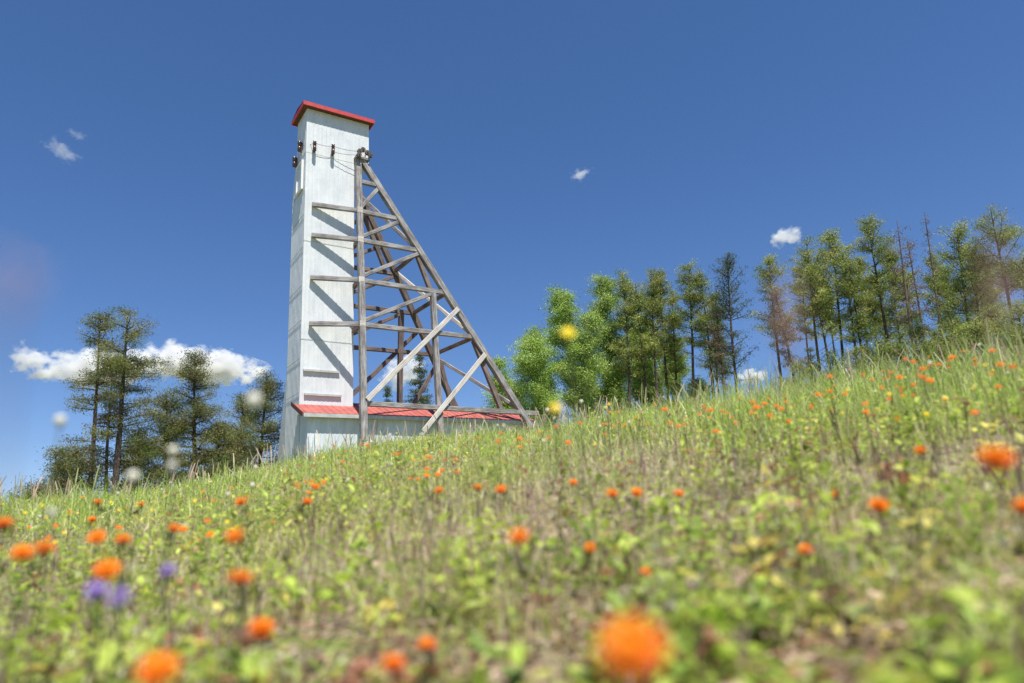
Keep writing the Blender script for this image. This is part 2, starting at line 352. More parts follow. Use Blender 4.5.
# insulator brackets on the front and left face
def insulator(c, out, scale=1.0):
    o = Vector(out); mb = MB(); c = Vector(c)
    mb.tube([c + Vector((0, 0, -.24)) + o * .04, c + Vector((0, 0, .24)) + o * .04], .045, 8)
    br = mb.build('insulator_bracket', M_IRON, hf)
    for dz in (.16, -.1):
        mb = MB(); p = c + Vector((0, 0, dz)) + o * .13
        mb.tube([p + Vector((0, 0, h_)) for h_ in (-.13, -.09, -.04, 0, .04, .09, .12)], [.05, .085, .06, .09, .06, .08, .03], 10); mb.build('insulator', M_BULB, br, smooth=True)
insulator((7.86, 26.92, 16.10), (0, -1, 0)); insulator((8.68, 26.92, 16.16), (0, -1, 0))
insulator((7.52, 27.50, 16.32), (-1, 0, 0)); insulator((7.52, 28.28, 15.95), (-1, 0, 0))
for (a, b) in (((7.86, 26.78, 16.26), (8.68, 26.78, 16.32)), ((8.68, 26.78, 16.32), (9.84, 26.62, 16.3)), ((8.68, 26.78, 16.05), (9.8, 26.6, 16.1)), ((7.86, 26.78, 16.26), (7.4, 27.5, 16.4))):
    a, b = Vector(a), Vector(b); mb = MB()
    mb.tube([a.lerp(b, t_) + Vector((0, 0, -.05 * math.sin(t_ * math.pi))) for t_ in np.linspace(0, 1, 7)], .009, 5); mb.build('wire', M_IRON, hf)

# ------------------------------------------------------------------ shed at the foot
sh = empty('shed', (12.8, 27.6, 3.0)); O = Vector((12.8, 27.6, 3.0))
tag(sh, 'low grey-white shed with a faded red metal roof under the timber trestle', 'shed')
def off(mbx):
    mbx.v = [tuple(Vector(p) - O) for p in mbx.v]; return mbx
mb = MB()
sp = [(25.98, 2.2), (25.98, 4.16), (26.5, 4.37), (27.6, 4.82), (28.9, 4.18), (28.9, 2.2)]
mb.add([(9.82, v, z) for v, z in sp] + [(17.8, v, z) for v, z in sp], [tuple(range(6)), tuple(range(6, 12))[::-1]] + [(i, i+6, (i+1) % 6 + 6, (i+1) % 6) for i in range(6)])
mb.add([(7.60, v, z) for v, z in ((25.98, 2.2), (25.98, 4.16), (26.97, 4.56), (26.97, 2.2))] + [(9.81, v, z) for v, z in ((25.98, 2.2), (25.98, 4.16), (26.97, 4.56), (26.97, 2.2))], [(0,1,2,3),(7,6,5,4),(0,4,5,1),(1,5,6,2),(2,6,7,3),(3,7,4,0)])
clad(mb, (7.60, 25.98), (17.8, 25.98), 2.2, 4.14, (0, -1)); clad(mb, (7.60, 26.97), (7.60, 25.98), 2.2, 4.16, (-1, 0))
off(mb).build('wall', M_SHEDW, sh)
mb = MB(); th_ = .05
def slab(x0, x1, a, b):
    (v0, z0), (v1, z1) = a, b
    mb.add([(x0, v0, z0), (x1, v0, z0), (x1, v1, z1), (x0, v1, z1), (x0, v0, z0+th_), (x1, v0, z0+th_), (x1, v1, z1+th_), (x0, v1, z1+th_)],
           [(0,3,2,1),(4,5,6,7),(0,1,5,4),(1,2,6,5),(2,3,7,6),(3,0,4,7)])
slab(7.36, 9.79, (25.75, 4.17), (26.97, 4.68)); slab(9.79, 18.05, (25.75, 4.17), (27.6, 4.94)); slab(9.79, 18.05, (27.603, 4.94), (29.1, 4.22))
k = 7.45
while k < 18:   # standing ribs of the roofing
    v1, z1 = (26.95, 4.67) if k < 9.7 else (27.6, 4.94)
    mb.add([(k, 25.745, 4.215), (k+.03, 25.745, 4.215), (k+.03, v1, z1+.045), (k, v1, z1+.045), (k, 25.745, 4.232), (k+.03, 25.745, 4.232), (k+.03, v1, z1+.064), (k, v1, z1+.064)],
           [(4,5,6,7),(0,1,5,4),(0,4,7,3),(1,2,6,5)]); k += .28
rf = off(mb).build('roof', M_REDROOF, sh)
mb = MB(); mb.box((7.37, 25.705, 4.05), (18.04, 25.742, 4.195)); off(mb).build('fascia', M_TRIM, rf)
mb = MB(); mb.add([(7.32, 25.75, 4.05), (7.355, 25.75, 4.05), (7.355, 27.35, 4.71), (7.32, 27.35, 4.71), (7.32, 25.75, 4.23), (7.355, 25.75, 4.23), (7.355, 27.35, 4.89), (7.32, 27.35, 4.89)],
        [(0,3,2,1),(4,5,6,7),(0,1,5,4),(1,2,6,5),(2,3,7,6),(3,0,4,7)]); off(mb).build('barge_board', M_SOFFIT, rf)

# ------------------------------------------------------------------ trees
def quads_at(C, size, aspect, cols, up=.3, rng=RNG, var=1):
    """small leaf faces at centres C"""
    n = len(C); a = rng.normal(size=(n, 3)); a[:, 2] += up; a /= np.linalg.norm(a, axis=1)[:, None]
    b = rng.normal(size=(n, 3)); b -= a * (a * b).sum(1)[:, None]; b /= np.linalg.norm(b, axis=1)[:, None]
    s = (size * rng.uniform(.6, 1.3, n))[:, None]; a = a * s; b = b * s * aspect
    V = np.stack([C - a, C + b * .9 - a * .1, C + a, C - b * .9 - a * .1], 1).reshape(-1, 3)
    return V, np.arange(n * 4).reshape(n, 4), np.repeat(cols, 4, 0)
PAL_PINE = [(.24, .31, .07), (.32, .38, .08), (.42, .44, .12), (.17, .25, .06), (.43, .42, .13)]
PAL_JACK = [(.16, .20, .055), (.22, .25, .065), (.28, .28, .08), (.12, .17, .05), (.30, .29, .10), (.20, .17, .09)]
PAL_BROWN = [(.26, .19, .14), (.32, .24, .17), (.20, .15, .11), (.25, .22, .10)]
PAL_POP = [(.32, .47, .08), (.42, .56, .11), (.50, .62, .17), (.22, .35, .06), (.38, .52, .17)]
PAL_SPR = [(.08, .12, .05), (.12, .16, .06), (.16, .19, .07)]
GR, GM, GL, GP = 'tall thin pines on the right crest', 'pines between the green poplars and the right crest', 'evergreens left of the tower', 'bright green poplars behind the trestle foot'
def curve(p0, d, L, droop, n=5, rng=random):
    pts = []; p = Vector(p0); d = Vector(d).normalized()
    for i in range(n + 1):
        pts.append(p.copy()); d = (d + Vector((rng.uniform(-.12, .12), rng.uniform(-.12, .12), droop + rng.uniform(-.08, .08)))).normalized(); p = p + d * (L / n)
    return pts
def tree(bx, by, tx, ty, D, style, seed, label, group, r0=.13, cb=.45, wid=1.4, dens=1.0, pal=None, cat='tree', name='pine_tree'):
    rg = random.Random(seed); rn = np.random.default_rng(seed)
    if style == 'pine': ty += (3 if group == GL else 8 * 44 / D)
    d = ray(bx, by); s = D / math.hypot(d[0], d[1]); x, y = d[0] * s, d[1] * s; z0 = float(ground(x, y)) - .12
    d2 = ray(tx, ty); s2 = D / math.hypot(d2[0], d2[1]); top = Vector((d2[0] * s2, d2[1] * s2, d2[2] * s2)) - Vector((x, y, z0))
    H = top.length
    root = empty(name, (x, y, z0)); tag(root, label, cat, group)
    sway = Vector((rg.uniform(-.3, .3), rg.uniform(-.3, .3), 0)) * H * .03
    def axis(t): return top * t + sway * math.sin(t * math.pi * 1.3)
    tb = MB(); nseg = 12
    tr_r = lambda t: r0 * .72 * (1 - t) ** .8 + .014
    tb.tube([axis(i / nseg) for i in range(nseg + 1)], [tr_r(i / nseg) * (1.25 if i == 0 else 1) for i in range(nseg + 1)], 8)
    cen = []; siz = []
    def limb(t, L, pitch, az, droop, leafy, r=.03, start=.35, tuft=14, spread=.2):
        p0 = axis(t); dv = Vector((math.cos(az) * math.cos(pitch), math.sin(az) * math.cos(pitch), math.sin(pitch)))
        pts = curve(p0, dv, L, droop, 5, rg)
        tb.tube(pts, [r * (1 - .8 * i / 5) for i in range(6)], 4, cap=False)
        nt_ = max(1, int(L / .22))
        for j in range(nt_ + 1):
            f = start + (1 - start) * j / max(nt_, 1); i = min(int(f * 5), 4); p = pts[i].lerp(pts[i+1], f * 5 - i)
            side = Vector((rg.uniform(-1, 1), rg.uniform(-1, 1), rg.uniform(-.3, .6))) * spread * 1.2 * (.4 + L * .25)
            q_ = p + side
            if rg.random() < .6: tb.tube([p, p.lerp(q_, .5) + Vector((0, 0, .02)), q_], [r * .35, r * .25, r * .12], 3, cap=False)
            if leafy > 0 and rg.random() < leafy:
                k = int(tuft * 3.4 * min(2.0, (44 / D) ** 1.8 if D < 44 else 1) * rg.uniform(.5, 1.4) * dens)
                cen.append(np.array(q_) + rn.normal(size=(k, 3)) * np.array([spread, spread, spread * .6]))
                siz.append(k)
    lo = group == GL; pdr = -.01 if lo else .04; pdn = .30 if lo else .05
    if style == 'pine':
        nl = int((1 - cb) * H * 8.5)
        for i in range(nl):
            u_ = rg.random() ** .85; t = cb + (1 - cb) * u_ * .99
            shape = (math.sin(min(1, (1 - u_) * 1.25 + .12) * math.pi * .62)) ** .9
            L = wid * shape * rg.uniform(.45, 1.15) + .15
            limb(t, L, rg.uniform(-pdn, .60 - pdn) + .45 * u_, rg.uniform(0, 6.283), pdr, .92, .03, .30, 13, .17)
        for i in range(int(cb * H * 2.0)):      # bare lower twigs
            t = rg.uniform(.12, cb); limb(t, rg.uniform(.3, .9) * wid, rg.uniform(-.45, .15), rg.uniform(0, 6.283), -.03, .10, .018, .5, 6, .12)
    elif style == 'bushy':
        nl = int(H * 15)
        for i in range(nl):
            u_ = rg.random(); t = .05 + .94 * u_
            L = wid * (1 - u_) ** .62 * rg.uniform(.5, 1.15) + .15
            limb(t, L, rg.uniform(-.28, .35) + .45 * u_, rg.uniform(0, 6.283), .0, .95 if u_ > .2 else .75, .03, .30, 13, .18)
    elif style == 'spruce':
        nl = int(H * 14)
        for i in range(nl):
            u_ = rg.random(); t = .06 + .93 * u_
            L = wid * (1 - u_) ** .9 * rg.uniform(.75, 1.1) + .08
            limb(t, L, -.15, rg.uniform(0, 6.283), -.02 + .03, .97, .02, .25, 12, .13)
    elif style == 'dead':
        for i in range(int(H * 7)):
            u_ = rg.random(); t = cb + (1 - cb) * u_ * .98
            limb(t, wid * (1 - u_ * .75) * rg.uniform(.4, 1.1), rg.uniform(-.3, .4), rg.uniform(0, 6.283), .0, .55, .018, .3, 6, .16)
    elif style == 'poplar':
        nl = int(H * 8)
        for i in range(nl):
            u_ = rg.random() ** .9; t = cb + (1 - cb) * u_ * .98
            L = wid * math.sin(min(1, (1 - u_) * .9 + .16) * math.pi * .7) * rg.uniform(.5, 1.1)
            limb(t, L, rg.uniform(.2, .9), rg.uniform(0, 6.283), .05, .95, .03, .2, 32, .27)
    tk = tb.build('trunk', M_BIRCH if style == 'poplar' else (M_DEAD if style == 'dead' else M_BARK), root)
    if cen:
        C = np.concatenate(cen); pl = np.array(pal or PAL_PINE); reps = np.array(siz)
        cc = np.repeat(pl[rn.integers(0, len(pl), len(siz))] * rn.uniform(.7, 1.2, (len(siz), 1)), reps, 0) * rn.uniform(.7, 1.3, (len(C), 1)) * rn.uniform(.88, 1.12)
        if style == 'poplar': V, Q, c3 = quads_at(C, .00108 * D, .7, cc, .2, rn)
        elif style == 'spruce': V, Q, c3 = quads_at(C, .0014 * D, .3, cc, .1, rn)
        else: V, Q, c3 = quads_at(C, .00145 * D, .30, cc, .5, rn)
        link('crown', mesh_np('crown', V, Q, c3), root, [M_LEAF])
    return root
T = [
 # bx, by, tx, ty, D, style, label, group, r0, cb, wid, kwargs
 (781,383,768,252,44,'pine','thin green-topped pine leaning left, first of the right crest row beside a rusty pine',GR,.12,.42,1.2,{}),
 (797,389,776,284,43,'pine','rusty brown needled pine rising beside the first thin pine of the crest row',GR,.13,.3,.8,{'pal':PAL_BROWN}),
 (821,384,806,236,46,'pine','second tall green-topped pine of the crest row, just right of the rusty needled one',GR,.13,.42,1.5,{}),
 (833,385,811,262,45,'pine','slimmer pine close against the right of the second tall crest pine, leaning left',GR,.12,.45,1.1,{}),
 (844,385,832,226,46,'pine','tall straight pine with two green clumps, right of the small round white cloud',GR,.13,.45,1.4,{}),
 (856,379,844,247,45,'pine','shorter narrow pine in front of the gap between two taller crest pines',GR,.11,.4,1.0,{}),
 (865,374,849,256,45,'pine','slender pine with low yellowish foliage, left of the tallest leaning crest pine',GR,.11,.35,1.0,{}),
 (895,375,867,214,46,'pine','tall leaning pine with dense round top and bare lower trunk, beside the dead brown trees',GR,.15,.5,1.5,{}),
 (879,368,871,300,47,'pine','low thin pine half hidden behind the leaning dense-topped pine',GR,.09,.25,1.0,{}),
 (910,350,897,220,45,'dead','dead brown pine with wide twiggy branches, left of the three dead trees',GR,.13,.18,1.7,{'pal':PAL_BROWN}),
 (922,348,908,238,46,'dead','shorter dead brown pine in the middle of the three dead trees',GR,.11,.2,1.4,{'pal':PAL_BROWN}),
 (935,344,926,212,46,'dead','thin dead grey-brown pole tree, rightmost of the three dead trees',GR,.12,.15,.8,{'pal':PAL_BROWN,'dens':.5}),
 (967,342,956,219,44,'pine','leafy pine with a broad drooping crown right of the thin dead pole tree',GR,.14,.35,1.6,{}),
 (980,350,972,240,43,'pine','pine tucked behind the right side of the broad drooping one',GR,.13,.3,1.2,{}),
 (1013,344,993,208,42,'pine','tall pine near the right frame edge with flat wide top branches',GR,.15,.5,1.8,{}),
 (1034,340,1022,250,42,'pine','pine cut off by the right edge of the picture',GR,.12,.3,1.3,{}),
 (811,384,810,348,44,'spruce','small young spruce between thin trunks under the second crest pine',GR,.05,.1,.6,{'pal':PAL_SPR}),
 (949,350,948,306,42,'spruce','dark little spruce standing low right of the thin dead pole tree',GR,.07,.1,1.1,{'pal':PAL_SPR}),
 (917,366,917,316,38,'spruce','fresh green little spruce at the foot of the dead brown pines',GR,.06,.1,1.0,{'pal':[(.12,.17,.05),(.15,.2,.06),(.1,.14,.05)]}),
 (626,392,624,265,48,'pine','leftmost olive pine of the middle row, rising straight out of the poplars',GM,.14,.3,1.2,{}),
 (645,395,636,276,48,'pine','second olive pine of the middle row, slightly shorter than its right neighbour',GM,.13,.35,1.1,{}),
 (657,395,650,264,48,'pine','third pine of the middle row with a ragged top and a bare lower trunk',GM,.14,.42,1.2,{}),
 (667,398,659,266,49,'pine','fourth pine of the middle row, touching the ragged topped one on its right side',GM,.13,.42,1.0,{}),
 (675,392,672,286,49,'pine','short fifth pine of the middle row filling a gap in the row',GM,.11,.2,.8,{}),
 (691,402,690,260,47,'pine','pine of the middle row with the broadest bushiest top and dark straight trunk',GM,.15,.42,1.3,{}),
 (712,396,701,264,47,'pine','pine close to the right of the broad bushy-topped one, rusty in its lower crown',GM,.14,.3,1.2,{'pal':PAL_PINE+[(.17,.13,.08)]}),
 (725,402,716,302,46,'pine','low thin brownish pine near the right end of the middle row',GM,.10,.25,.8,{'pal':PAL_BROWN+PAL_PINE[:2]}),
 (738,400,726,250,46,'pine','airy pine standing apart as the last on the right of the middle row',GM,.14,.25,1.6,{'dens':.6,'pal':[(.10,.14,.06),(.13,.16,.07),(.08,.12,.06)]}),
 (573,408,562,294,46,'poplar','bright green poplar with pale twin trunk, tallest on the left of the poplars',GP,.11,.2,1.9,{'dens':.8}),
 (578,408,590,316,46,'poplar','bright green poplar leaning right, just right of the pale twin trunk',GP,.09,.15,1.7,{'dens':.8}),
 (536,420,530,332,45,'poplar','low spreading bright green poplar between trestle foot and the tallest left poplar',GP,.08,.12,2.1,{}),
 (508,418,498,360,50,'poplar','small pale green poplar seen through the foot of the trestle back leg',GP,.06,.1,1.3,{}),
 (612,396,603,278,50,'poplar','bright green poplar with a rounded top against the leftmost olive pine',GP,.11,.15,1.9,{'dens':.8}),
 (640,398,640,330,52,'poplar','low bright green poplar behind the trunks of the middle pines',GP,.07,.1,1.6,{}),
 (670,400,672,340,54,'poplar','low green poplar glimpsed between the middle pine trunks, further right',GP,.07,.1,1.4,{}),
 (90,492,101,312,33,'pine','tall sparse jack pine with see-through crown, first of the pair on the left',GL,.13,.2,1.25,{}),
 (115,490,128,308,31,'pine','tallest and densest jack pine on the left, with a thick dark trunk',GL,.17,.18,1.45,{'dens':1.15}),
 (108,486,112,360,33,'dead','dead grey-brown pine with bare twigs between the two tall left pines',GL,.09,.1,1.4,{'pal':PAL_BROWN}),
 (197,474,194,352,33,'bushy','bushy pointed evergreen with foliage to the ground, centre of the left group',GL,.13,.03,1.9,{}),
 (168,482,166,392,33,'bushy','shorter bushy evergreen between the tall jack pines and the pointed bushy one',GL,.09,.03,1.5,{}),
 (258,466,267,373,34,'bushy','bushy evergreen closest to the left side of the white tower',GL,.10,.03,1.6,{}),
 (237,468,244,394,35,'bushy','smaller bushy evergreen just left of the one beside the tower',GL,.08,.03,1.3,{}),
 (55,498,56,452,30,'bushy','low round evergreen shrub left of the tall jack pines',GL,.05,.05,1.0,{'cat':'shrub','name':'shrub'}),
 (30,500,28,484,26,'bushy','smallest dark shrub at the far left foot of the slope',GL,.03,.05,.9,{'cat':'shrub','name':'shrub'}),
 (140,486,139,430,32,'bushy','brown-olive scrubby bush under the densest jack pine',GL,.06,.03,1.9,{'cat':'shrub','name':'shrub'}),
 (78,494,76,448,31,'bushy','ragged dark bush under the sparse jack pine',GL,.06,.05,1.2,{'cat':'shrub','name':'shrub'}),
 (220,470,219,424,33,'bushy','low olive bush filling the gap right of the pointed bushy evergreen',GL,.06,.03,1.9,{'cat':'shrub','name':'shrub'}),
 (419,425,420,354,47,'spruce','pointed evergreen framed by the timbers of the trestle above the red roof',None,.1,.1,1.5,{}),
 (386,425,387,386,50,'spruce','tiny evergreen top showing above the shed roof near the first trestle post',None,.06,.1,.9,{}),
 (832,384,832,352,40,'bushy','low yellow-green bush at the feet of the second group of crest trunks','undergrowth bushes along the right crest',.04,.05,1.0,{'cat':'shrub','name':'shrub','pal':[(.16,.2,.06),(.2,.24,.07)]}),
 (880,376,880,342,39,'bushy','olive bush right of the slender crest pines, under the leaning trunk','undergrowth bushes along the right crest',.04,.05,1.3,{'cat':'shrub','name':'shrub'}),
 (975,356,975,322,36,'bushy','green-brown bush under the broad drooping pine','undergrowth bushes along the right crest',.04,.05,1.3,{'cat':'shrub','name':'shrub'}),
 (1018,348,1018,306,34,'bushy','dense bush at the right frame edge under the wide-topped pine','undergrowth bushes along the right crest',.04,.05,1.4,{'cat':'shrub','name':'shrub'}),
 (935,360,935,332,36,'bushy','small olive bush between the fresh green spruce and the dark spruce','undergrowth bushes along the right crest',.04,.05,1.1,{'cat':'shrub','name':'shrub'}),
]
GB = 'back row of pines behind the right crest'
for (bx, by, tx, ty, D) in ((812,386,800,262,54),(838,384,824,268,56),(870,378,858,250,55),(886,372,876,262,57),(903,364,888,246,54),(918,358,903,264,56),(944,352,932,252,55),(958,350,944,262,57),(990,350,976,256,54),(1002,348,985,262,56)):
    T.append((bx, by, tx, ty, D, 'pine', 'thin dark pine of the back row, seen between the trunks of the right crest pines', GB, .1, .45, 1.0, {}))
GB2 = 'back row of pines behind the middle row'
for (bx, by, tx, ty, D) in ((634,394,630,284,56),(663,396,655,282,57),(718,398,712,290,56),(650,396,644,292,58)):
    T.append((bx, by, tx, ty, D, 'pine', 'olive pine of the back row, filling the gaps between the middle pines', GB2, .1, .3, 1.2, {'dens': .6}))
GU = 'leafy bushes under the poplars and middle pines'
for j, (bx, by, hh, lb) in enumerate(((520,422,34,'light green bush beside the foot of the trestle back leg'),(548,416,42,'tall light green bush between the trestle foot and the twin-trunk poplar'),(590,410,40,'light green bush right of the pale twin trunk'),(618,404,34,'light green bush at the foot of the leftmost olive pine'),(655,402,26,'low light green bush under the ragged topped pine'),(700,404,20,'lowest light green bush at the foot of the broad bushy-topped pine'))):
    T.append((bx, by, bx - 2, by - hh, 49, 'poplar', lb, GU, .04, .02, 1.2, {'cat': 'shrub', 'name': 'shrub'}))
GV = 'undergrowth bushes along the right crest'
for (bx, by, hh, lb) in ((800,388,16,'low bush between the rusty crest pine and the second tall pine'),(856,380,24,'olive bush in front of the shorter narrow crest pine'),(900,370,30,'dark bush at the foot of the widest dead brown tree'),(952,356,34,'thick bush behind the dark little spruce'),(995,350,36,'tall bush filling the gap before the wide-topped pine')):
    T.append((bx, by, bx - 1, by - hh - 6, 39, 'bushy', lb, GV, .04, .03, 1.7, {'cat': 'shrub', 'name': 'shrub'}))
for i, (bx, by, tx, ty, D, st, lb, gp, r0, cb, wd_, kw) in enumerate(T):
    kw = dict(kw); pal = kw.pop('pal', PAL_POP if st == 'poplar' else (PAL_SPR if st == 'spruce' else (PAL_JACK if gp == GL else PAL_PINE)))
    nm = kw.pop('name', {'pine': 'pine_tree', 'bushy': 'pine_tree', 'spruce': 'spruce_tree', 'dead': 'dead_tree', 'poplar': 'poplar_tree'}[st])
    tree(bx, by, tx, ty, D, st, 100 + i, lb, gp, r0, cb, wd_, pal=pal, name=nm, **kw)

# ------------------------------------------------------------------ clouds
def cloud(x, y, wpx, hpx, dist, dens, label, seed, tilt=0, thr=.5):
    d = _n(ray(x, y)) * dist; s = dist / F * (_n(ray(x, y)) @ np.array(ROT @ np.array([0, 0, -1.0]))) ** -1
    bpy_m = bpy.data.meshes.new('cloud'); import bmesh
    bm = bmesh.new(); bmesh.ops.create_icosphere(bm, subdivisions=4, radius=1.0)
    rn = np.random.default_rng(seed); ph = rn.uniform(0, 6, 9)
    for v in bm.verts:
        c = v.co; a = .10 * math.sin(3 * c.x + ph[0]) * math.sin(4 * c.z + ph[1]) + .07 * math.sin(7 * c.x + ph[2]) * math.sin(6 * c.z + ph[3])
        v.co = c * (1 + a)
    bm.to_mesh(bpy_m); bm.free()
    o = bpy.data.objects.new('cloud', bpy_m); COL.objects.link(o); o.location = d
    o.scale = (wpx / 2 * s, wpx / 2 * s * .6, hpx / 2 * s)
    az = math.atan2(d[0], d[1]); o.rotation_euler = Matrix.Rotation(-az, 3, 'Z').to_4x4().to_3x3().to_euler()
    o.rotation_euler[1] = tilt
    M = bpy.data.materials.new('cloud_vapour'); M.use_nodes = True; nt = M.node_tree; nt.nodes.remove(nt.nodes['Principled BSDF'])
    pv = nt.nodes.new('ShaderNodeVolumePrincipled'); pv.inputs['Color'].default_value = (1, 1, 1, 1); pv.inputs['Anisotropy'].default_value = 0.0
    tc = nt.nodes.new('ShaderNodeTexCoord'); L = nt.nodes.new('ShaderNodeVectorMath'); L.operation = 'LENGTH'
    nt.links.new(tc.outputs['Object'], L.inputs[0])
    mp = nt.nodes.new('ShaderNodeMapping'); mp.inputs['Location'].default_value = (seed * 3.1, seed * 1.7, 0); mp.inputs['Scale'].default_value = (wpx / hpx * .8, wpx / hpx * .5, 1)
    nt.links.new(tc.outputs['Object'], mp.inputs[0])
    nz = noise(nt, 1.6, 6, mp.outputs[0], .6)
    a = nt.nodes.new('ShaderNodeMath'); a.operation = 'MULTIPLY_ADD'; a.inputs[1].default_value = 2.6; a.inputs[2].default_value = -1.3 + thr
    nt.links.new(nz.outputs[0], a.inputs[0])
    b = nt.nodes.new('ShaderNodeMath'); b.operation = 'SUBTRACT'; nt.links.new(a.outputs[0], b.inputs[0]); nt.links.new(L.outputs['Value'], b.inputs[1])
    c = nt.nodes.new('ShaderNodeMath'); c.operation = 'MULTIPLY'; c.use_clamp = True; c.inputs[1].default_value = 3.0; nt.links.new(b.outputs[0], c.inputs[0])
    e = nt.nodes.new('ShaderNodeMath'); e.operation = 'MULTIPLY'; e.inputs[1].default_value = dens / (hpx * s); nt.links.new(c.outputs[0], e.inputs[0])
    nt.links.new(e.outputs[0], pv.inputs['Density']); nt.links.new(pv.outputs[0], nt.nodes['Material Output'].inputs['Volume'])
    bpy_m.materials.append(M); tag(o, label, 'cloud')
CL = 1500
cloud(198, 365, 122, 35, CL, 7, 'long white cloud low behind the left evergreens, widest of the sky', 1, .08, .75)
cloud(98, 369, 92, 34, CL, 6, 'white ragged cloud piece left of and behind the tall jack pines', 2, .0, .7)
cloud(32, 362, 40, 26, CL, 5, 'tiny curled white wisp at the left tip of the long low cloud', 3, .5, .6)
cloud(62, 151, 34, 15, CL, .6, 'small faint wisp high on the left, largest bit of the left wisps', 4, .45, .6)
cloud(77, 135, 18, 8, CL, .3, 'very faint short wisp just above the small left wisp', 5, .2, .6)
cloud(581, 174, 30, 15, CL, 1.1, 'small faint wisp alone in the middle of the sky, right of the tower', 6, -.3, .6)
cloud(787, 237, 31, 21, CL, 3, 'small round white cloud above the left end of the crest pines', 7, 0, .75)
cloud(752, 377, 32, 16, CL, 6, 'small white cloud just above the grass left of the crest pines', 8, 0, .75)
cloud(406, 371, 60, 44, CL, 6, 'soft white cloud seen through the timbers above the shed roof', 9, 0, .7)

# ------------------------------------------------------------------ meadow (stuff)
AZ0, AZ1 = math.radians(33 - 52), math.radians(33 + 52)
def sample(n, rmin, rmax, mode='mix'):
    """ground points: dense near the eye, thinning with distance"""
    u1 = RNG.random(n)
    r_inv = 1 / (1 / rmin + u1 * (1 / rmax - 1 / rmin)); r_log = rmin * (rmax / rmin) ** u1
    r = np.where(RNG.random(n) < (.55 if mode == 'mix' else (1 if mode == 'inv' else 0)), r_inv, r_log)
    a = RNG.uniform(AZ0, AZ1, n); return r, a
def patch(x, y, s=1.0, ph=0.0):
    return .5 + .5 * (np.sin(x * 1.7 * s + ph + 1.5 * np.sin(y * 1.1 * s)) * .5 + .5 * np.sin(y * 2.3 * s - ph * 1.7 + 1.2 * np.sin(x * 1.3 * s + ph)))
def hit(px, py):
    d = ray(px, py); t = np.geomspace(.3, 40, 4000) / F; P_ = d[None, :] * t[:, None]; g_ = ground(P_[:, 0], P_[:, 1]); i = int(np.argmax(P_[:, 2] < g_)); return P_[i]
BARE = []
for (px, py, br) in ((290, 640, .13), (330, 660, .10), (420, 665, .12), (500, 672, .13), (840, 655, .12), (800, 680, .10), (590, 610, .09), (935, 585, .10), (350, 585, .10), (560, 670, .10), (700, 600, .08), (160, 620, .07), (640, 540, .07), (820, 560, .08), (765, 428, .16), (960, 640, .08)):
    h_ = hit(px, py); BARE.append((h_[0], h_[1], br)); BARE.append((h_[0] * .82, h_[1] * .82, br * .8))
def soil(x, y):
    k_ = 1.0
    for (bx_, by_, br) in BARE: k_ = k_ * (1 - .86 * np.exp(-(((x - bx_) ** 2 + (y - by_) ** 2) / br ** 2) ** 2))
    return k_
def clump(x, y, r, ph):
    """small clumps and gaps a hand or two wide, strongest close to the lens"""
    c = np.clip(patch(x, y, 9, ph) * 1.9 - .35 + .5 * (patch(x, y, 3.2, ph + 1) - .5), 0, 1)
    w = np.clip(1.25 - r / 4.5, .25, 1); k_ = 1 - w + w * c
    return k_ * soil(x, y)
def pick(pal, n, w=None, var=.36):
    pal = np.array(pal); i = RNG.choice(len(pal), n, p=w); return np.clip(pal[i] * RNG.uniform(1 - var, 1 + var, (n, 1)), 0, .9)
def blades(name, r, a, h, w, cols, label, bend=.5, prof=(1, .85, .5, .08), matl=None, zoff=None, cat='grass'):
    n = len(r); x, y = r * np.sin(a), r * np.cos(a); z = ground(x, y) - .01
    if zoff is not None: z = z + zoff
    ph = RNG.uniform(0, 2 * math.pi, n); fac = RNG.uniform(0, 2 * math.pi, n); b = RNG.uniform(.05, bend, n)
    w = np.maximum(w, r * .0011)
    V = np.zeros((n, 8, 3)); ts = (0, .4, .75, 1.0)
    for i, t in enumerate(ts):
        cx = x + np.cos(ph) * b * h * t * t; cy = y + np.sin(ph) * b * h * t * t; cz = z + h * t * (1 - .25 * b * t)
        hw = w * .5 * prof[i]
        V[:, 2*i, 0] = cx - np.cos(fac) * hw; V[:, 2*i, 1] = cy - np.sin(fac) * hw; V[:, 2*i, 2] = cz
        V[:, 2*i+1, 0] = cx + np.cos(fac) * hw; V[:, 2*i+1, 1] = cy + np.sin(fac) * hw; V[:, 2*i+1, 2] = cz
    base = np.arange(n)[:, None] * 8
    Q = np.concatenate([base + np.array([[0, 1, 3, 2]]), base + np.array([[2, 3, 5, 4]]), base + np.array([[4, 5, 7, 6]])])
    o = link(name, mesh_np(name, V.reshape(-1, 3), Q, np.repeat(cols, 8, 0)), None, [matl or M_GRASS])
    tag(o, label, cat, None, 'stuff'); return o
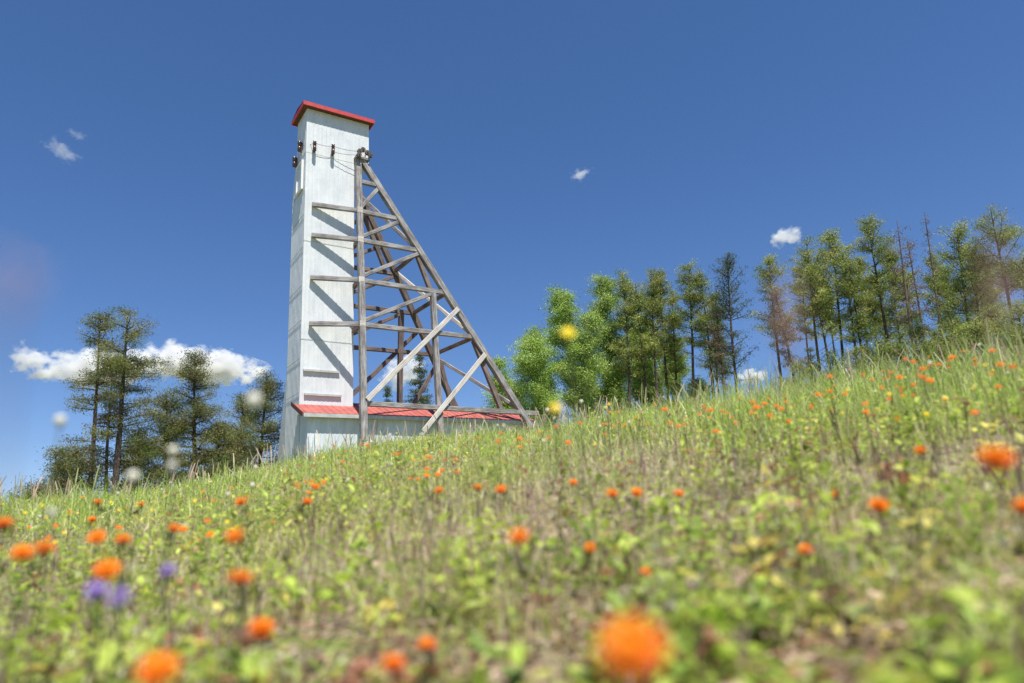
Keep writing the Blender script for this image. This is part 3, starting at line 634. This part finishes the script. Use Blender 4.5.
def leaves(name, C, L, W_, ph, tilt, cols, label, cat='leaves'):
    n = len(C); d = np.stack([np.cos(ph) * np.cos(tilt), np.sin(ph) * np.cos(tilt), np.sin(tilt)], 1); s = np.stack([-np.sin(ph), np.cos(ph), np.zeros(n)], 1)
    up = np.cross(d, s) * -1; up = np.where(up[:, 2:3] < 0, -up, up); L = L[:, None]; W_ = W_[:, None]
    V = np.stack([C, C + d * L * .35 + s * W_ * .5 + up * W_ * .18, C + d * L * .75 + s * W_ * .38 + up * W_ * .12, C + d * L - up * L * .12,
                  C + d * L * .75 - s * W_ * .38 + up * W_ * .12, C + d * L * .35 - s * W_ * .5 + up * W_ * .18], 1)
    base = np.arange(n)[:, None] * 6; Q = np.concatenate([base + np.array([[0, 1, 2, 3]]), base + np.array([[0, 3, 4, 5]])])
    o = link(name, mesh_np(name, V.reshape(-1, 3), Q, np.repeat(cols, 6, 0)), None, [M_LEAF]); tag(o, label, cat, None, 'stuff'); return o
GREENS = [(.40, .50, .08), (.50, .59, .12), (.60, .63, .18), (.26, .36, .06), (.68, .66, .28)]
TANS = [(.72, .61, .38), (.60, .48, .32), (.80, .72, .50), (.46, .34, .26)]
MAUVE = [(.26, .15, .125), (.34, .21, .18), (.17, .10, .09), (.46, .33, .28)]

n = 150000; r, a = sample(n, .45, 34); x, y = r * np.sin(a), r * np.cos(a); p = patch(x, y, .9)
keep = RNG.random(n) < (.18 + .75 * np.clip(.25 + p * 1.2, 0, 1) * np.clip(r / 2.0, .2, 1)) * clump(x, y, r, 0.); r, a, p = r[keep], a[keep], p[keep]; n = len(r)
q_ = patch(r * np.sin(a), r * np.cos(a), 2.6, 5.0); cols = np.where((RNG.random(n) < .62 + .5 * (p - .5) + .5 * (q_ - .5))[:, None], pick(GREENS, n), pick(TANS, n))
blades('meadow_grass', r, a, RNG.uniform(.04, .19, n) * np.clip(.45 + r / 6, .5, 1.15), RNG.uniform(.002, .005, n), cols, 'short mixed green and straw grass covering the slope', 1.3)

n = 62000; a = RNG.uniform(AZ0, AZ1, n); rc = np.interp(np.degrees(a), _RCA, _RC); r = rc * RNG.uniform(.45, 2.0, n) ** 1.0
x, y = r * np.sin(a), r * np.cos(a); p = patch(x, y, .55, 2.0); hgt = RNG.uniform(.10, .40, n) * (.35 + .9 * p) * (.7 + .7 * patch(x, y, 2.8, 1.0) ** 2)
gt = [(.36, .52, .07), (.46, .60, .11), (.54, .64, .16), (.64, .66, .27), (.74, .66, .40)]
blades('tall_grass', r, a, hgt, .005, pick(gt, n, [.24, .28, .22, .14, .12]), 'taller bright green grass along the crest of the meadow', 1.0)

n = 7000; a = RNG.uniform(math.radians(50), AZ1, n); r = RNG.uniform(3.2, 9.5, n)
blades('tall_grass', r, a, RNG.uniform(.10, .50, n) * np.clip(r / 6, .6, 1), .005, pick(gt, n, [.2, .28, .27, .15, .10]), 'tall grass stems standing high on the right of the slope', .7)

n = 14000; r, a = sample(n, .55, 18); x, y = r * np.sin(a), r * np.cos(a); p = patch(x, y, .8, 4.0)
keep = RNG.random(n) < (.10 + p ** 2.5) * np.clip(1.3 - clump(x, y, r, 0.), .2, 1) * soil(x, y); r, a = r[keep], a[keep]; n = len(r)
blades('dry_seed_stalks', r, a, RNG.uniform(.08, .24, n) * np.clip(.45 + r / 5, .5, 1.1), .004, pick(MAUVE + TANS[:1], n), 'thin dry purplish brown seed stalks standing among the grass', .35, (.35, .3, 1.4, .7))

# tall pinkish grasses in seed and rank green stems that break the crest line
n = 2600; a = RNG.uniform(AZ0, AZ1, n); rc = np.interp(np.degrees(a), _RCA, _RC); r = rc * RNG.uniform(.6, 1.15, n)
keep = RNG.random(n) < .15 + patch(r * np.sin(a), r * np.cos(a), .9, 9.0) ** 3; r, a = r[keep], a[keep]; n = len(r)
blades('seeding_grass', r, a, RNG.uniform(.25, .58, n), .007, pick([(.62, .46, .36), (.52, .36, .28), (.70, .58, .42), (.48, .50, .22)], n), 'tall pinkish seeding grasses standing along the crest', .35, (.3, .25, 1.5, .9))
n = 2600; a = RNG.uniform(math.radians(44), AZ1, n); rc = np.interp(np.degrees(a), _RCA, _RC); r = rc * RNG.uniform(.5, 1.1, n)
keep = RNG.random(n) < patch(r * np.sin(a), r * np.cos(a), 1.3, 2.0) ** 2; r, a = r[keep], a[keep]; n = len(r)
blades('rank_stems', r, a, RNG.uniform(.25, .80, n) * np.clip(r / 9, .6, 1), .006, pick([(.40, .48, .12), (.50, .52, .20), (.30, .40, .09), (.56, .42, .26)], n), 'rank green stems sticking up above the right crest', .5, (1, .8, .7, .3))

# seed specks and tiny dry flower heads floating at the tips of fine stalks
n = 26000; r, a = sample(n, .8, 20); x, y = r * np.sin(a), r * np.cos(a); p = patch(x, y, .7, 6.0)
keep = RNG.random(n) < (.3 + .7 * p) * soil(x, y); r, x, y = r[keep], x[keep], y[keep]; n = len(r); S_ = np.maximum(.005, r * .0013)
C = np.stack([x, y, ground(x, y) + RNG.uniform(.03, .26, n) * np.clip(.4 + r / 5, .4, 1.1)], 1)
spec = pick([(.66, .56, .40), (.45, .33, .27), (.74, .70, .50), (.62, .58, .18), (.32, .22, .2)], n)
V, Q, c3 = quads_at(C, 1.0, .6, spec, .6); V = np.repeat(C, 4, 0) + (V - np.repeat(C, 4, 0)) * np.repeat(S_, 4)[:, None]
tag(link('seed_heads', mesh_np('seed_heads', V, Q, c3), None, [M_GRASS]), 'pale and brown seed heads speckling the grass', 'seed heads', None, 'stuff')

# leafy weeds: leaves climbing up short stems
n = 16000; r, a = sample(n, .6, 22); x, y = r * np.sin(a), r * np.cos(a); p = patch(x, y, 1.1, 1.0)
keep = RNG.random(n) < (.10 + p ** 2.0) * clump(x, y, r, 0.) * np.clip((r - .2) / 1.5, .42, 1); r, x, y = r[keep], x[keep], y[keep]; n = len(r); H_ = RNG.uniform(.04, .20, n) * np.clip(.35 + r / 4, .4, 1.3)
m_ = 10; t_ = RNG.random((n, m_)); sp_ = .03 * np.clip(r / 3, .6, 2)[:, None]
C = np.stack([x[:, None] + RNG.normal(size=(n, m_)) * sp_, y[:, None] + RNG.normal(size=(n, m_)) * sp_, ground(x, y)[:, None] + t_ * H_[:, None] + .005], -1).reshape(-1, 3)
LW = np.repeat(np.maximum(RNG.uniform(.012, .042, n), r * .0026), m_) * RNG.uniform(.7, 1.3, n * m_)
cl = np.repeat(pick([(.38, .50, .07), (.48, .58, .10), (.26, .38, .06), (.58, .60, .14), (.70, .60, .15)], n, [.28, .24, .28, .12, .08]), m_, 0) * RNG.uniform(.8, 1.15, (n * m_, 1))
red_ = RNG.random(n) < .10; cl[np.repeat(red_, m_)] = cl[np.repeat(red_, m_)] * 0 + np.array([.30, .14, .08]) * RNG.uniform(.6, 1.5, (int(red_.sum()) * m_, 1))
leaves('leafy_weeds', C, LW, LW * .55, RNG.uniform(0, 6.283, n * m_), RNG.uniform(-.2, .9, n * m_), cl, 'leafy green weeds growing in clumps on the slope')

# flat leaves on the soil, thick near the lens
n = 34000; r, a = sample(n, .40, 12, 'inv'); x, y = r * np.sin(a), r * np.cos(a); p = patch(x, y, 2.2, 3.0)
keep = RNG.random(n) < (.05 + .75 * np.clip(p - .1, 0, 1) ** 1.3) * clump(x, y, r, .4) ** 1.5; r, x, y = r[keep], x[keep], y[keep]; n = len(r)
C = np.stack([x, y, ground(x, y) + RNG.uniform(.004, .05, n)], 1); LW = np.maximum(RNG.uniform(.014, .060, n), r * .003)
leaves('ground_leaves', C, LW, LW * RNG.uniform(.35, .7, n), RNG.uniform(0, 6.283, n), RNG.uniform(-.1, .6, n),
       pick([(.36, .47, .11), (.50, .59, .18), (.26, .36, .09), (.62, .62, .26), (.64, .48, .36), (.44, .30, .24)], n, [.22, .16, .22, .08, .16, .16]), 'low broad green leaves close to the soil')
n = 26000; r, a = sample(n, .45, 8, 'inv'); x, y = r * np.sin(a), r * np.cos(a); C = np.stack([x, y, ground(x, y) + RNG.uniform(.002, .018, n)], 1)
leaves('leaf_litter', C, RNG.uniform(.008, .035, n), RNG.uniform(.003, .012, n), RNG.uniform(0, 6.283, n), RNG.uniform(-.1, .35, n), pick([(.50, .36, .27), (.30, .17, .12), (.66, .54, .42), (.18, .11, .08), (.42, .22, .14)], n), 'dead brown leaves and straw bits lying on the soil')

# ------------------------------------------------------------------ flowers
def head_mesh(kind, seed, lod=0):
    rg = random.Random(seed); mb = MB()
    if kind in ('orange', 'yellow'):
        R = .0135 if kind == 'orange' else .0105
        rings = ((30, R, .10, 0), (26, R * .92, .42, 1), (20, R * .78, .78, 1), (14, R * .6, 1.15, 2)) if lod == 0 else ((10, R, .15, 0), (8, R * .8, .6, 1), (6, R * .6, 1.1, 2))
        if kind == 'yellow': rings = tuple((a_, b_, e_ * .3, k_) for a_, b_, e_, k_ in rings)
        oc = [(.92, .17, .008), (.96, .31, .010), (1.0, .50, .02)] if kind == 'orange' else [(1.0, .84, .02), (1.0, .86, .03), (1.0, .76, .02)]
        dr = R * .5; mb.tube([(0, 0, -.001), (0, 0, .002), (0, 0, .0045), (0, 0, .006)], [dr * .5, dr, dr * .8, dr * .2], 8, 0, oc[2])
        for n_, rad, el, ci in rings:
            for k in range(n_):
                t = 2 * math.pi * (k + rg.uniform(-.25, .25)) / n_; e = el + rg.uniform(-.12, .12); L = rad * rg.uniform(.85, 1.1); w = L * (1.9 / n_ ** .62) * .55
                d = Vector((math.cos(t) * math.cos(e), math.sin(t) * math.cos(e), math.sin(e))); s = Vector((-math.sin(t), math.cos(t), 0)); c = tuple(v * rg.uniform(.85, 1.1) for v in oc[ci])
                b0 = d * L * .12; z_ = Vector((0, 0, .001 * ci))
                mb.add([b0 + z_ - s * w * .3, b0 + z_ + s * w * .3, d * L * .75 + z_ + s * w, d * L * .98 + z_ + s * w * .7, d * L * .9 + z_, d * L * .98 + z_ - s * w * .7, d * L * .75 + z_ - s * w],
                       [(0, 1, 2, 3, 4, 5, 6)], 0, c)
    elif kind == 'purple':
        for k in range(60 if lod == 0 else 16):
            t = rg.uniform(0, 6.28); e = rg.uniform(-.3, 1.5); d = Vector((math.cos(t) * math.cos(e), math.sin(t) * math.cos(e), math.sin(e) * 1.1)); s = Vector((-math.sin(t), math.cos(t), 0))
            c = rg.choice([(.55, .38, .82), (.64, .48, .86), (.48, .32, .76)]); L = .0105
            mb.add([d * L * .2, d * L * .7 + s * .0016, d * L, d * L * .7 - s * .0016], [(0, 1, 2, 3)], 0, c)
    else:   # cream buds
        mb.tube([(0, 0, z_) for z_ in (-.008, -.005, 0, .005, .008, .0095)], [.003, .0075, .0092, .0085, .006, .002], 10, 0, (.93, .90, .76))
        for k in range(50 if lod == 0 else 14):
            t = rg.uniform(0, 6.28); e = rg.uniform(.3, 1.5); d = Vector((math.cos(t) * math.cos(e), math.sin(t) * math.cos(e), math.sin(e) * 1.15)); s = Vector((-math.sin(t), math.cos(t), 0))
            c = rg.choice([(.86, .83, .70), (.80, .75, .58), (.88, .86, .78)]); L = .0085
            mb.add([d * L * .2, d * L * .75 + s * .002, d * L, d * L * .75 - s * .002], [(0, 1, 2, 3)], 0, c)
    return mb
def calyx(mb, col=(.05, .06, .02), R=.0055):
    mb.tube([(0, 0, -.011), (0, 0, -.008), (0, 0, -.002), (0, 0, .0015)], [.0012, R * .9, R, R * .8], 7, 0, col)
HEADS = {}
def head(kind, i, lod=0):
    k_ = (kind, i % 4, lod)
    if k_ not in HEADS:
        mb = head_mesh(kind, i % 4 + 10, lod)
        if kind == 'yellow': pass
        HEADS[k_] = mb.mesh('flower_head', True); HEADS[k_].materials.append(M_PETAL)
        c = MB(); calyx(c, (.045, .04, .02) if kind == 'orange' else (.12, .16, .05)); HEADS[k_ + ('c',)] = c.mesh('calyx', True); HEADS[k_ + ('c',)].materials.append(M_LEAF)
    return HEADS[k_], HEADS[k_ + ('c',)]
NAMES = {'orange': ('orange_flower', 'flower'), 'yellow': ('yellow_flower', 'flower'), 'purple': ('purple_flower', 'flower'), 'cream': ('cream_flower', 'flower')}
STEMC = {'orange': (.11, .10, .05), 'yellow': (.16, .2, .07), 'purple': (.14, .2, .07), 'cream': (.2, .24, .1)}
def flower(kind, P, label, group, i, lod=0, scale=1.0, tilt=None, tall=None):
    rg = random.Random(i * 13 + 5); hx, hy, hz = P
    bx, by = hx + rg.uniform(-.02, .02), hy + rg.uniform(-.02, .02); gz = float(ground(bx, by)) - .01
    root = empty(NAMES[kind][0], (bx, by, gz)); tag(root, label, 'flower', group)
    hp = Vector((hx - bx, hy - by, hz - gz)); off_ = Vector((0, 0, -.01 * scale))
    sb = MB(); top_ = hp + off_; mid = top_ * .5 + Vector((rg.uniform(-.01, .01), rg.uniform(-.01, .01), 0))
    rs = max(.0011, 0.0004 * math.hypot(hx, hy)) * min(scale, 1.3)
    sb.tube([(0, 0, 0), mid, top_], [rs * 1.2, rs, rs * .9], 5, 0, STEMC[kind]); sb.build('stem', M_LEAF, root, col=True)
    if kind == 'yellow' and lod == 0: scale *= .85
    if kind == 'cream' and lod == 0: scale *= .85
    scale *= rg.uniform(.82, 1.1)
    hm, cm = head(kind, i, lod); lean = Vector((-hx, -hy, 0)).normalized() * (1.6 if kind == 'yellow' else rg.uniform(.25, .8)) + Vector((rg.uniform(-.25, .25), rg.uniform(-.25, .25), 1))
    rot = (lean.to_track_quat('Z', 'Y') @ __import__('mathutils').Quaternion((0, 0, 1), rg.uniform(0, 6.28))).to_euler()
    # heads lean a little towards the sun
    h_ = bpy.data.objects.new('flower_head', hm); COL.objects.link(h_); h_.parent = root; h_.location = hp; h_.rotation_euler = rot; h_.scale = (scale,) * 3
    if lod == 0:
        c_ = bpy.data.objects.new('calyx', cm); COL.objects.link(c_); c_.parent = h_
        if kind == 'orange' and i > 0:
            for b_ in range(rg.choice([0, 1, 2, 3])):
                t_ = rg.uniform(0, 6.28); bl = rg.uniform(.012, .022); bp = hp + Vector((math.cos(t_) * bl, math.sin(t_) * bl, -rg.uniform(.004, .02)))
                bb = MB(); bb.tube([hp + Vector((0, 0, -.035)), bp + Vector((0, 0, -.008))], [.0009, .0008], 4, 0, (.09, .08, .04))
                bb.tube([bp + Vector((0, 0, z_)) for z_ in (-.008, -.005, 0, .005)], [.001, .0036, .0038, .0014], 6, 0, (.06, .055, .03)); bb.build('bud', M_LEAF, root, col=True)
    return root
def at(x, y, r):
    d = ray(x, y); return tuple(d / F * r)
# the blooms one can point to: x, y, distance, kind, label
BIG = [
 (632,650,.27,'orange','huge blurred orange bloom at the bottom, biggest in the picture',1.0),
 (158,672,.42,'orange','large blurred orange bloom cut by the bottom edge on the left',1.0),
 (393,666,.60,'orange','round orange bloom near the bottom edge, left of the biggest bloom',1.0),
 (427,645,.72,'orange','dull reddish orange bloom low down, just above right of a round orange one',.8),
 (261,631,.68,'orange','upright orange bloom low on the left over a patch of bare soil',1.0),
 (240,580,.78,'orange','orange bloom directly below another orange one, left third of the meadow',1.0),
 (235,537,.80,'orange','flat orange bloom with dark calyx, left third, above a second orange one',1.0),
 (107,571,.74,'orange','orange bloom right above the two purple blossoms',1.0),
 (22,554,.85,'orange','orange bloom near the left edge, left of a neighbouring pair',1.0),
 (44,549,.92,'orange','orange bloom touching the one nearest the left edge, slightly smaller',1.0),
 (4,525,1.0,'orange','orange bloom on a dark stem right at the left edge',1.0),
 (97,538,1.05,'orange','left bloom of the close orange pair above the purple blossoms',1.0),
 (123,541,1.10,'orange','right bloom of the close orange pair above the purple blossoms',1.0),
 (174,529,1.25,'orange','small orange bloom seen side-on left of the flat orange bloom',1.0),
 (519,538,.70,'orange','lone orange bloom in the centre of the meadow below the trestle',1.0),
 (879,506,.98,'orange','bright orange bloom alone in the right part of the meadow',1.0),
 (806,551,1.10,'orange','small orange bloom lower left of the bright lone bloom on the right',1.0),
 (760,546,1.5,'orange','tiny orange bloom left of a small orange bloom on the lower right',1.0),
 (920,451,1.35,'orange','orange bloom standing free on the right, left of the large blurred one',1.0),
 (996,460,.56,'orange','large blurred orange bloom near the right edge with dark stem',1.0),
 (1024,508,.75,'orange','orange bloom cut off by the right edge',1.0),
 (945,578,1.3,'orange','faded orange bud low on the right below the bright lone bloom',.9),
 (834,495,1.55,'orange','reddish orange bloom upper left of the bright lone bloom',1.0),
 (612,494,1.35,'orange','left bloom of two orange ones right of the meadow centre',1.0),
 (637,493,1.5,'orange','right, redder bloom of two orange ones right of the meadow centre',1.0),
 (679,494,1.45,'orange','orange bloom right of the two neighbouring ones in the middle distance',1.0),
 (573,483,1.7,'orange','pale orange bloom above the lone centre bloom, to its right',1.0),
 (501,490,1.45,'orange','orange bloom above the lone centre bloom, brightest of three in a line',1.0),
 (478,488,1.7,'orange','middle bloom of three small orange ones in a line below the shed',1.0),
 (439,491,1.8,'orange','leftmost bloom of three small orange ones in a line below the shed',1.0),
 (591,548,1.2,'orange','faint pinkish orange bloom right of the lone centre bloom',.85),
 (646,573,1.15,'orange','faint reddish bloom above the biggest bottom bloom',.8),
 (307,502,1.7,'orange','small orange bloom in the left middle distance, right of its twin',1.0),
 (316,487,1.9,'orange','smaller orange-yellow bloom just above the left middle distance one',1.0),
 (241,502,1.7,'orange','small orange bloom on a dark stem above the flat orange bloom',1.0),
 (98,503,2.0,'orange','upper orange dot of a little stack left of the left middle distance',1.0),
 (92,520,2.1,'orange','lower orange dot of a little stack above the close pair',1.0),
 (141,505,2.2,'orange','lone orange dot between the close pair and the grass crest',1.0),
 (700,676,.9,'orange','orange bloom cut by the bottom edge right of the biggest bloom',1.0),
 (258,680,.85,'orange','orange bloom cut by the bottom edge below the bare soil patch',.9),
 (96,593,.62,'purple','paler left blossom of the purple pair',1.0),
 (119,598,.58,'purple','brighter right blossom of the purple pair',1.0),
 (168,572,.72,'purple','single purple blossom standing apart right of the purple pair',1.0),
 (568,333,.85,'yellow','blurred yellow bloom on a tall stem against the poplar leaves, upper of two',1.0),
 (556,408,.85,'yellow','blurred yellow bloom just above the crest grass, lower of two',1.0),
 (60,421,.80,'cream','pale cream bud against the sky left of the jack pines',.8),
 (254,401,.70,'cream','pale cream bud in front of the evergreen beside the tower',1.0),
 (173,451,.85,'cream','cream bud in front of the pointed bushy evergreen',.8),
 (172,466,.75,'cream','tiny cream bud right below another cream bud',.7),
 (133,477,.78,'cream','yellowish cream bud in front of the densest jack pine trunk',.9),
 (52,513,.8,'cream','pale cream bud low in the grass under the left shrubs',.8),
]
for i, (x, y, r, kd, lb, s_) in enumerate(BIG):
    flower(kd, at(x, y, r), lb, {'orange': 'larger orange flowers in the meadow', 'yellow': None, 'cream': 'pale cream buds close to the lens', 'purple': 'purple blossoms in the meadow'}[kd], i, 0, s_ * 1.0, tilt=.35 if kd == 'orange' else 0)
# small ones scattered up the slope, named by the stretch of meadow they stand in
def scatter(kind, n_, x0, x1, r0_, r1_, h0, h1, label, group, seed, s_=1.0):
    rn = np.random.default_rng(seed)
    for j in range(n_):
        px = rn.uniform(x0, x1); r = 1 / (1 / r0_ + rn.random() * (1 / r1_ - 1 / r0_)); d = ray(px, 430)
        s = r / math.hypot(d[0], d[1]); X_, Y_ = d[0] * s, d[1] * s
        flower(kind, (X_, Y_, float(ground(X_, Y_)) + rn.uniform(h0, h1)), label, group, seed * 100 + j, 1, s_ * rn.uniform(.8, 1.25))
scatter('orange', 26, 0, 300, 2.2, 9, .16, .26, 'tiny orange flower in the grass below the left evergreens', 'tiny orange flowers below the left evergreens', 21, .75)
scatter('orange', 50, 300, 600, 2.4, 10, .16, .28, 'tiny orange flower in the grass below the white tower and shed', 'tiny orange flowers below the tower', 22, .85)
scatter('orange', 64, 600, 830, 2.4, 9, .18, .30, 'tiny orange flower in the grass below the middle pines and poplars', 'tiny orange flowers below the middle pines', 23, .85)
scatter('orange', 56, 830, 1040, 2.2, 8, .20, .36, 'tiny orange flower in the tall grass below the right crest pines', 'tiny orange flowers below the right crest pines', 24, .85)
scatter('yellow', 26, 0, 420, 2.5, 12, .18, .34, 'tiny yellow flower in the grass on the left half of the slope', 'tiny yellow flowers on the left slope', 25, .6)
scatter('yellow', 26, 420, 1030, 2.5, 11, .18, .34, 'tiny yellow flower in the grass on the right half of the slope', 'tiny yellow flowers on the right slope', 26, .6)
scatter('cream', 30, 0, 560, 2.5, 12, .18, .36, 'tiny cream seed head in the grass on the left half of the slope', 'tiny cream seed heads on the left slope', 27, .7)
scatter('cream', 20, 560, 1030, 2.5, 11, .18, .36, 'tiny cream seed head in the grass on the right half of the slope', 'tiny cream seed heads on the right slope', 28, .7)

# reddish grass plumes right in front of the lens
def plume(px, py, r, hh, label, seed, wid=.010, n_=36):
    P = at(px, py, r); gz = float(ground(P[0], P[1])) - .01; root = empty('grass_plume', (P[0], P[1], gz)); tag(root, label, 'grass plume', 'reddish grass plumes close to the lens')
    H = P[2] - gz + hh / 2; sb = MB(); sb.tube([(0, 0, 0), (.004, 0, H * .6), (0, 0, H)], [.0012, .0008, .0004], 5, 0, (.3, .2, .14)); sb.build('stem', M_LEAF, root, col=True)
    rn = np.random.default_rng(seed); t = rn.random(n_); C = np.stack([rn.normal(size=n_) * wid * .45 * (1 - t * .6), rn.normal(size=n_) * wid * .45 * (1 - t * .6), H - hh + t * hh], 1)
    V, Q, c3 = quads_at(C, .0022, .35, np.array([(.80, .50, .46)]) * rn.uniform(.8, 1.2, (n_, 1)), 1.2, rn); link('plume', mesh_np('plume', V, Q, c3), root, [M_GRASS])
plume(1000, 272, .20, .026, 'blurred pinkish grass plume in front of the wide-topped pine at right', 1)
plume(786, 315, .22, .026, 'blurred pinkish grass plume in front of the rusty needled crest pine', 3)
plume(14, 290, .16, .016, 'faint blurred pinkish plume against the sky at the left edge', 4, .012, 16)

# the meadow carries on to both sides of and behind the eye
n = 60000; r, _a = sample(n, .45, 16); a = RNG.uniform(AZ1, AZ0 + 2 * math.pi, n); near_ = RNG.random(n) < .6
a = np.where(near_, np.where(RNG.random(n) < .5, AZ1 + np.abs(RNG.normal(size=n)) * .5, AZ0 - np.abs(RNG.normal(size=n)) * .5), a)
cols = np.where((RNG.random(n) < .62)[:, None], pick(GREENS, n), pick(TANS, n))
blades('meadow_grass', r, a, RNG.uniform(.04, .22, n) * np.clip(.45 + r / 6, .5, 1.15), RNG.uniform(.002, .005, n), cols, 'grass of the slope beside and behind the viewpoint', 1.2)
n = 30000; r, a = r[:n], a[:n]; x, y = r * np.sin(a), r * np.cos(a); C = np.stack([x, y, ground(x, y) + RNG.uniform(.004, .10, n)], 1); LW = np.maximum(RNG.uniform(.012, .045, n), r * .0026)
leaves('ground_leaves', C, LW, LW * .5, RNG.uniform(0, 6.283, n), RNG.uniform(-.1, .7, n), pick([(.36, .47, .11), (.48, .56, .15), (.26, .36, .09), (.56, .42, .30)], n), 'leaves on the slope beside and behind the viewpoint')
